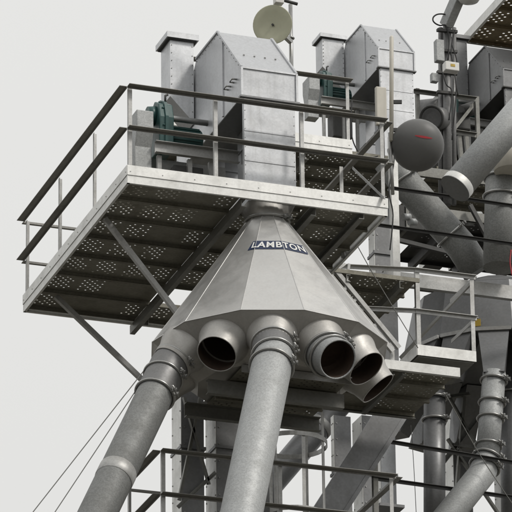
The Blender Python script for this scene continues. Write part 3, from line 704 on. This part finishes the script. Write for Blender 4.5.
# conveyor casing and machinery above it
b0 = at(398, 206, 6.2)
cv_ = thing('drag_conveyor', 'dark conveyor casing with drive boxes behind the radome and pipes', 'conveyor', b0)
m = MB(); m.box((b0.x, b0.y, b0.z-.28), (b0.x+2.4, b0.y+.45, b0.z+.02)); m.build('casing', 'dark_steel', cv_)
for k in range(4):
    m = MB(); xx = b0.x+.1+k*.55; m.box((xx, b0.y-.02, b0.z-.30), (xx+.04, b0.y+.47, b0.z+.04)); m.build('casing_flange', 'beam_galv', cv_)
m = MB(); m.tube(b0+V((.35, -.2, -.42)), b0+V((.75, -.2, -.42)), .12, n=20); m.build('motor', 'dark_steel', cv_)
m = MB(); m.box(b0+V((1.0, -.1, -.55)), b0+V((1.35, .2, -.25))); m.build('gearbox', 'sheet_dark', cv_)
p, q = at(392, 172, 5.6), at(520, 190, 5.6)
m = MB(); m.channel(p, V((p.x+2.6, p.y, p.z)), .13, .05, Y, Z); tag(m.build('channel_beam', 'beam_galv'), 'grey channel beam behind the radome, above the sloping pipes', 'beam')

# rear tower column beside the front platform
f = at(390.5, 150, 3.25)
m = MB(); m.angle(V((f.x, f.y, f.z+.2)), V((f.x, f.y, at(390, 283, 3.25).z)), .09, X, Y, .008); tag(m.build('tower_column', 'white_channel'), 'light angle-iron column at the right corner of the front platform', 'column')

# ------------------------------------------------------------------ second elevator head and its platform
P2 = at(352.5, 156, 4.3)
p2_ = thing('rear_platform', 'smaller railed platform between the big head and the second head', 'platform', P2, 'work platforms')
guard_rail(p2_, (P2.x-2.4, P2.y), (P2.x, P2.y), 4, P2.z, 1.0, (0, -1, 0))
deck(p2_, P2.x-2.37, P2.x+1.0, P2.y+.03, P2.y+2.4, P2.z+.08, 5)
for xx in (P2.x-2.0, P2.x-.6, P2.x+.6):
    m = MB(); m.channel((xx, P2.y+.05, P2.z-.10), (xx, P2.y+2.4, P2.z-.10), .12, .05, X, Z); m.build('joist', 'beam_galv', p2_)
h2o = at(379, 66.5, 4.7)
elevator_head(h2o, .73, 'second smaller bright elevator head behind the white whip antenna', drop=(h2o.z-P2.z-.1)/.73, vt=1.2, vw=.40)

# ------------------------------------------------------------------ third head, upper right
h3o = at(504, 86.5, 7.0)
elevator_head(h3o, .74, 'dark grey elevator head cut by the right edge of the picture', sheet='sheet_dark', dark='dark_steel', drop=1.9, vt=1.62, vw=.38)  # shade on the rear head put into the darker sheet colour
P3 = h3o-V((.9, .3, 1.41))
p3 = thing('third_platform', 'dark railed platform under the dark grey head at upper right', 'platform', P3, 'work platforms')
deck(p3, P3.x-.2, P3.x+2.2, P3.y, P3.y+2.2, P3.z, 4)
for px, py in ((475.5, 96), (416, 88)):
    p = at(px, py, 6.6); m = MB(); m.angle(p, p-Z*1.0, .05, X, Y); m.build('post', 'beam_galv', p3)
for a_, b_, nm in (((413, 90), (476, 98), 'top_rail'), ((436, 128), (476, 134), 'mid_rail')):
    m = MB(); p, q = at(*a_, 6.58), at(*b_, 6.58); m.angle(p, q, .05, -Y, -Z); m.build(nm, 'beam_galv', p3)
m = MB(); m.beam(at(475, 103, 6.65), at(452, 132, 6.65), .04, .04); m.build('brace', 'beam_galv', p3)

far8 = at(464, 39, 9.0)
p8 = thing('roof_platform', 'rust-stained perforated platform seen from below in the top right corner', 'platform', far8, 'work platforms')
metal('plank_rusty', (.27, .22, .14), .35, .65, .1, .8, (.11, .08, .04), 50, .3, .01)
deck(p8, far8.x+.02, far8.x+2.6, far8.y-2.7, far8.y, far8.z, 5, mat='plank_rusty', blank=0, plug=.03, hole=.019, pitch=.058)
m = MB(); m.channel((far8.x, far8.y-2.7, far8.z-.06), (far8.x, far8.y, far8.z-.06), .13, .04, X, Z); m.build('edge_channel', 'white_channel', p8)
m = MB(); m.channel((far8.x+.045, far8.y+.003, far8.z-.06), (far8.x+2.6, far8.y+.003, far8.z-.06), .13, .04, -Y, Z); m.build('edge_channel', 'beam_galv', p8)

def smooth(P_, n=5):
    out = []
    for i in range(len(P_)-1):
        for k in range(n):
            t_ = k/n; p0, p1, p2, p3 = P_[max(i-1, 0)], P_[i], P_[i+1], P_[min(i+2, len(P_)-1)]
            out.append(.5*((2*p1)+(p2-p0)*t_+(2*p0-5*p1+4*p2-p3)*t_*t_+(3*p1-p0-3*p2+p3)*t_**3))
    return out+[P_[-1]]
# lamp mast at upper right
mb_ = at(447, 205, 6.3); mt_ = at(447, 22, 6.3)
ms = thing('lamp_mast', 'mast of dark pipes with a lamp arm, boxes and cable loop at upper right', 'lamp post', (mb_.x, mb_.y, mb_.z))
m = MB(); m.tube(mb_, mt_, .055, n=16); m.build('pole', 'pipe_dull', ms)
for px in (440.5, 454):
    m = MB(); m.tube(at(px, 205, 6.35), at(px, 28, 6.35), .03, n=12); m.build('conduit', 'pipe_dull', ms)
for py in (30, 50, 72, 92):
    m = MB(); p, q = at(437, py, 6.25), at(457, py+2, 6.25); m.beam(p, q, .05, .035); m.build('pole_clamp', 'dark_steel', ms)
m = MB(); m.beam(at(446, 26, 6.3), at(461, -9, 6.0), .13, .15); m.build('lamp_arm', 'pipe_galv', ms, bevel=.01)
lc = at(469, -3, 5.9); m = MB()
m.rings([lc+Z*.12, lc+Z*.08, lc, lc-Z*.06, lc-Z*.075], [.06, .13, .16, .12, .04], 24); m.build('lamp_head', 'glass_lamp', ms)
c_ = smooth([at(*p_, 6.22) for p_ in ((448, 15), (442, 14), (437, 14.5), (433.5, 17), (433, 20.5), (435.5, 23.5), (440, 25.5), (446, 26), (449, 40), (448, 60))]); m = MB(); m.rings(c_, [.010]*len(c_), 8); m.build('cable_loop', 'black_rubber', ms)
for q_ in (((452, 45), (457, 62), (455, 75), (458, 95)), ((441, 66), (446, 84), (452, 92), (449, 120)), ((455, 30), (451, 52), (456, 88), (452, 140))):
    c_ = smooth([at(*p_, 6.15) for p_ in q_]); m = MB(); m.rings(c_, [.008]*len(c_), 6); m.build('cable', 'black_rubber', ms)
m = MB(); p = at(439, 62, 6.1); m.box((p.x-.05, p.y-.05, p.z), (p.x+.06, p.y+.05, p.z+.30)); m.build('control_box', 'pipe_galv', ms, bevel=.008)
m = MB(); p = at(444, 71, 5.9); m.box((p.x, p.y-.06, p.z), (p.x+.19, p.y+.06, p.z+.12)); fl = m.build('flood_light', 'white_paint', ms, bevel=.01)
b = MB(); b.box((p.x+.07, p.y-.064, p.z+.05), (p.x+.13, p.y-.061, p.z+.085)); b.build('sticker', 'yellow_paint', fl)
m = MB(); p = at(431, 82, 6.0); m.box((p.x, p.y-.04, p.z), (p.x+.09, p.y+.04, p.z+.12)); m.build('junction_box', 'pipe_galv', ms, bevel=.008)
m = MB(); m.tube(at(422, 112, 6.9), at(441, 110, 6.7), .16, n=28); m.build('drive_cover', 'pipe_dull', ms)

# ------------------------------------------------------------------ aerials
f = at(391.5, 141, .35); tp = at(391.5, 36, .35)
wa = thing('whip_antenna', 'slim cream whip antenna clamped above the right corner of the front platform', 'antenna', f)
m = MB(); m.rings([f, tp-Z*.02, tp], [.024, .024, .014], 16); m.build('fibreglass_tube', 'cream_paint', wa)
m = MB(); m.tube(f-Z*.65, f+Z*.12+V((.0, .05, 0)), .02, n=12); m.build('mount_pipe', 'clamp_zinc', wa)
for py in (102, 130):
    c = at(393, py, .35); m = MB(); m.beam(c-RT*.04, c+RT*.10, .03, .04); m.build('clamp', 'dark_steel', wa)
p = at(377, 124, .3)
pa = thing('panel_antenna', 'flat cream panel antenna beside the whip antenna', 'antenna', p)
m = MB(); m.box((p.x, p.y, p.z), (p.x+.125, p.y+.06, p.z+.47)); m.build('panel', 'dish_paint_pale', pa, bevel=.012) if 'dish_paint_pale' in MATS else m.build('panel', 'cream_paint', pa, bevel=.012)
m = MB(); m.box((p.x+.03, p.y+.02, p.z-.07), (p.x+.09, p.y+.05, p.z-.002)); m.build('connector', 'dark_steel', pa)
m = MB(); m.tube(V((p.x+.10, p.y+.09, p.z-.6)), V((p.x+.10, p.y+.09, p.z+.3)), .02, n=12); m.build('mount_pipe', 'clamp_zinc', pa)

rc = at(417.5, 145.5, .3)
ra = thing('radome_dish', 'round dark grey radome with a small red mark, right of the front platform', 'antenna', rc-Z*.3)
ax = (-FW*.93-RT*.05-Z*.1).normalized(); e1 = ax.cross(Z).normalized(); e2 = e1.cross(ax)
m = MB(); N = 40; prof = []
for i in range(1, 14): an = math.pi/2*(i/13); prof.append((.296*math.sin(an), .19*math.cos(an)))
prof += [(.299, -.03), (.29, -.07), (.2, -.14), (.09, -.18)]
vs = [rc+ax*.19]; fs = []
for r_, h_ in prof:
    for k in range(N): an = 2*math.pi*k/N; vs.append(rc+(e1*math.cos(an)+e2*math.sin(an))*r_+ax*h_)
for k in range(N): fs.append((0, 1+k, 1+(k+1) % N))
for i in range(len(prof)-1):
    for k in range(N): fs.append((1+i*N+k, 1+(i+1)*N+k, 1+(i+1)*N+(k+1) % N, 1+i*N+(k+1) % N))
fs.append(tuple(1+(len(prof)-1)*N+k for k in range(N)))
m.add(vs, fs, True); m.build('radome', 'radome_grey', ra)
m = MB(); vs = []; nx = 16
def dome(u, v):
    rr = math.hypot(u, v)/.296; return rc+e1*u+e2*v+ax*(.19*math.sqrt(max(0, 1-rr*rr))+.003)
sgn = 1 if e1.dot(RT) > 0 else -1
for i in range(nx+1):
    u = -.02+.19*i/nx; hh = .009*math.sin(math.pi*min(1, max(.06, i/nx)))+.004; v0 = .125-.0*u
    vs += [dome(sgn*(u), v0-.04*(i/nx)-hh), dome(sgn*(u), v0-.04*(i/nx)+hh)]
m.add(vs, [(2*i, 2*i+2, 2*i+3, 2*i+1) for i in range(nx)], True); m.build('red_mark', 'red_vinyl', ra)
m = MB(); m.tube(rc-ax*.17, V((f.x, f.y+.1, rc.z-.05)), .035, n=12); m.build('mount_arm', 'clamp_zinc', ra)

dc_ = at(273, 25, 3.6)
di = thing('satellite_dish', 'round olive dish behind the top of the big elevator head', 'dish', dc_-Z*.4)
ax = (-FW*.96-RT*.2+Z*.15).normalized(); e1 = ax.cross(Z).normalized(); e2 = e1.cross(ax)
m = MB(); vs = []; fs = []; prof = [(.001, -.0), (.08, .004), (.16, .014), (.235, .03), (.243, .028), (.238, .016), (.16, -.004), (.06, -.014)]
for r_, h_ in prof:
    for k in range(N): an = 2*math.pi*k/N; vs.append(dc_+(e1*math.cos(an)+e2*math.sin(an))*r_+ax*h_)
for i in range(len(prof)-1):
    for k in range(N): fs.append((i*N+k, (i+1)*N+k, (i+1)*N+(k+1) % N, i*N+(k+1) % N))
m.add(vs, fs, True); m.build('reflector', 'dish_paint', di)
m = MB(); m.tube(dc_, dc_+ax*.03, .014, n=12); m.build('centre_bolt', 'dark_steel', di)
pz = at(291, 42, 3.75); m = MB(); m.tube(pz-Z*.9, pz+Z*.5, .025, n=12); m.build('mount_pipe', 'clamp_zinc', di)
m = MB(); m.beam(dc_-ax*.02, pz, .05, .05); m.build('mount_bracket', 'clamp_zinc', di)
m = MB(); m.torus(pz+Z*.05, Z, .035, .012, 16, 6); m.build('pipe_clamp', 'clamp_zinc', di)
f2 = at(279, 2, 3.5); m = MB(); m.box(f2-V((.06, .05, .03)), f2+V((.05, .05, .06))); m.build('radio_unit', 'white_paint', di, bevel=.008)
f2 = at(288, 2, 3.5); m = MB(); m.tube(f2-V((.09, 0, -.02)), f2+V((.12, 0, -.01)), .02, n=10); m.build('feed_arm', 'dark_steel', di)

# ------------------------------------------------------------------ clutter of the rear tower
tb = thing('tower_bracing', 'crossed dark angle irons behind the lower right pipes', 'bracing', at(470, 512, 5.6))
for a_, b_ in (((447, 398), (478, 452)), ((440, 470), (478, 420)), ((446, 440), (500, 520)), ((462, 395), (452, 520)), ((500, 418), (470, 470)), ((505, 470), (540, 520)), ((452, 447), (512, 455)), ((418, 404), (470, 396))):
    m = MB(); p, q = at(*a_, 5.6), at(*b_, 5.6); m.angle(p, q, .055, -Y, (q-p).normalized().cross(Y)); m.build('angle_brace', 'beam_galv', tb)
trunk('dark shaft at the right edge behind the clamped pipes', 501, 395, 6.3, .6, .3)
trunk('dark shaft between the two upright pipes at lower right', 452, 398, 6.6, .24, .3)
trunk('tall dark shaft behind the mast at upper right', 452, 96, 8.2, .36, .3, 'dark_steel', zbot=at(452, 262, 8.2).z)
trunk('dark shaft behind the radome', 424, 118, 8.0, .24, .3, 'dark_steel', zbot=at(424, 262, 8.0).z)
b0 = at(478, 130, 8.3)
bk = thing('machine_cabinet', 'dark cabinet below the dark grey head at the right edge', 'cabinet', b0-Z*1.2)
m = MB(); m.box((b0.x, b0.y, b0.z-1.2), (b0.x+1.0, b0.y+.5, b0.z+.1)); m.build('cabinet_body', 'dark_steel', bk, bevel=.01)
m = MB(); m.box((b0.x+.1, b0.y-.02, b0.z-1.0), (b0.x+.5, b0.y-.001, b0.z-.1)); m.build('cabinet_door', 'sheet_dark', bk)
# ducting and drive pieces under the radome
dv = thing('belt_drive', 'jumble of dark drive parts between the radome and the capped pipe', 'machinery', at(440, 175, 5.4))
m = MB(); m.tube(at(432, 118, 6.1), at(440, 119, 6.3), .15, n=28); m.build('pulley', 'pipe_dull', dv)
m = MB(); m.torus(at(431.5, 118, 6.05), at(440, 119, 6.3)-at(432, 118, 6.1), .15, .02, 28, 8); m.build('pulley_rim', 'dark_steel', dv)
for px in (452, 459, 466):
    m = MB(); p = at(px, 136, 6.9); m.beam(p, p-Z*.75+X*.05, .05, .05); m.build('strut', 'beam_galv', dv)
m = MB(); p = at(458, 122, 6.9); m.box(p-V((.14, .1, .14)), p+V((.14, .1, .1))); m.build('gearbox', 'dark_steel', dv, bevel=.02)
m = MB(); m.tube(at(462, 112, 6.8), at(474, 108, 6.8), .09, n=20); m.build('motor', 'dark_steel', dv)
for (a_, b_) in (((398, 240), (486, 262)), ((420, 200), (455, 225)), ((470, 205), (486, 235))):
    m = MB(); p, q = at(*a_, 5.0), at(*b_, 5.0); m.beam(p, q, .05, .05); m.build('support_bar', 'dark_steel', dv)
for px, py in ((403, 217), (409, 222), (432, 228), (474, 215), (466, 222)):
    m = MB(); p = at(px, py, 5.2); m.tube(p, p+V((.1, .02, .02)), .045, n=14); m.build('roller', 'pipe_galv', dv)
# loose cables
def cable(label, pts, Yp, r=.006, mat='black_rubber'):
    P_ = [at(p[0], p[1], Yp) for p in pts]; out = []
    for i in range(len(P_)-1):
        for k in range(6):
            t_ = k/6; p0, p1, p2, p3 = P_[max(i-1, 0)], P_[i], P_[i+1], P_[min(i+2, len(P_)-1)]
            out.append(.5*((2*p1)+(p2-p0)*t_+(2*p0-5*p1+4*p2-p3)*t_*t_+(3*p1-p0-3*p2+p3)*t_**3))
    out.append(P_[-1]); m = MB(); m.rings(out, [r]*len(out), 6); tag(m.build('cable', mat), label, 'cable', 'loose cables')
cable('thin cable slanting down from the front platform to the balcony corner', ((352, 236), (372, 272), (396, 312), (418, 348)), 1.45, .005, 'wire')
cable('black cable hanging beside the second head, down to the platform rail', ((352, 100), (351, 130), (356, 148), (366, 158), (378, 156)), 3.9, .008)
cable('black cable running down the light column at the platform corner', ((391, 130), (394, 160), (389, 190), (393, 215), (390, 250)), 1.1, .008)
cable('thin wire slanting behind the lower right pipes', ((446, 395), (480, 455), (520, 515)), 3.4, .005, 'wire')
cable('red rope hanging at the right edge under the stout pipe', ((511, 250), (510, 262), (512, 275)), 3.0, .008, 'red_vinyl')
cable('thin wire hanging through the strip of sky at lower right', ((411, 425), (414, 470), (417, 530)), 4.6, .004, 'wire')
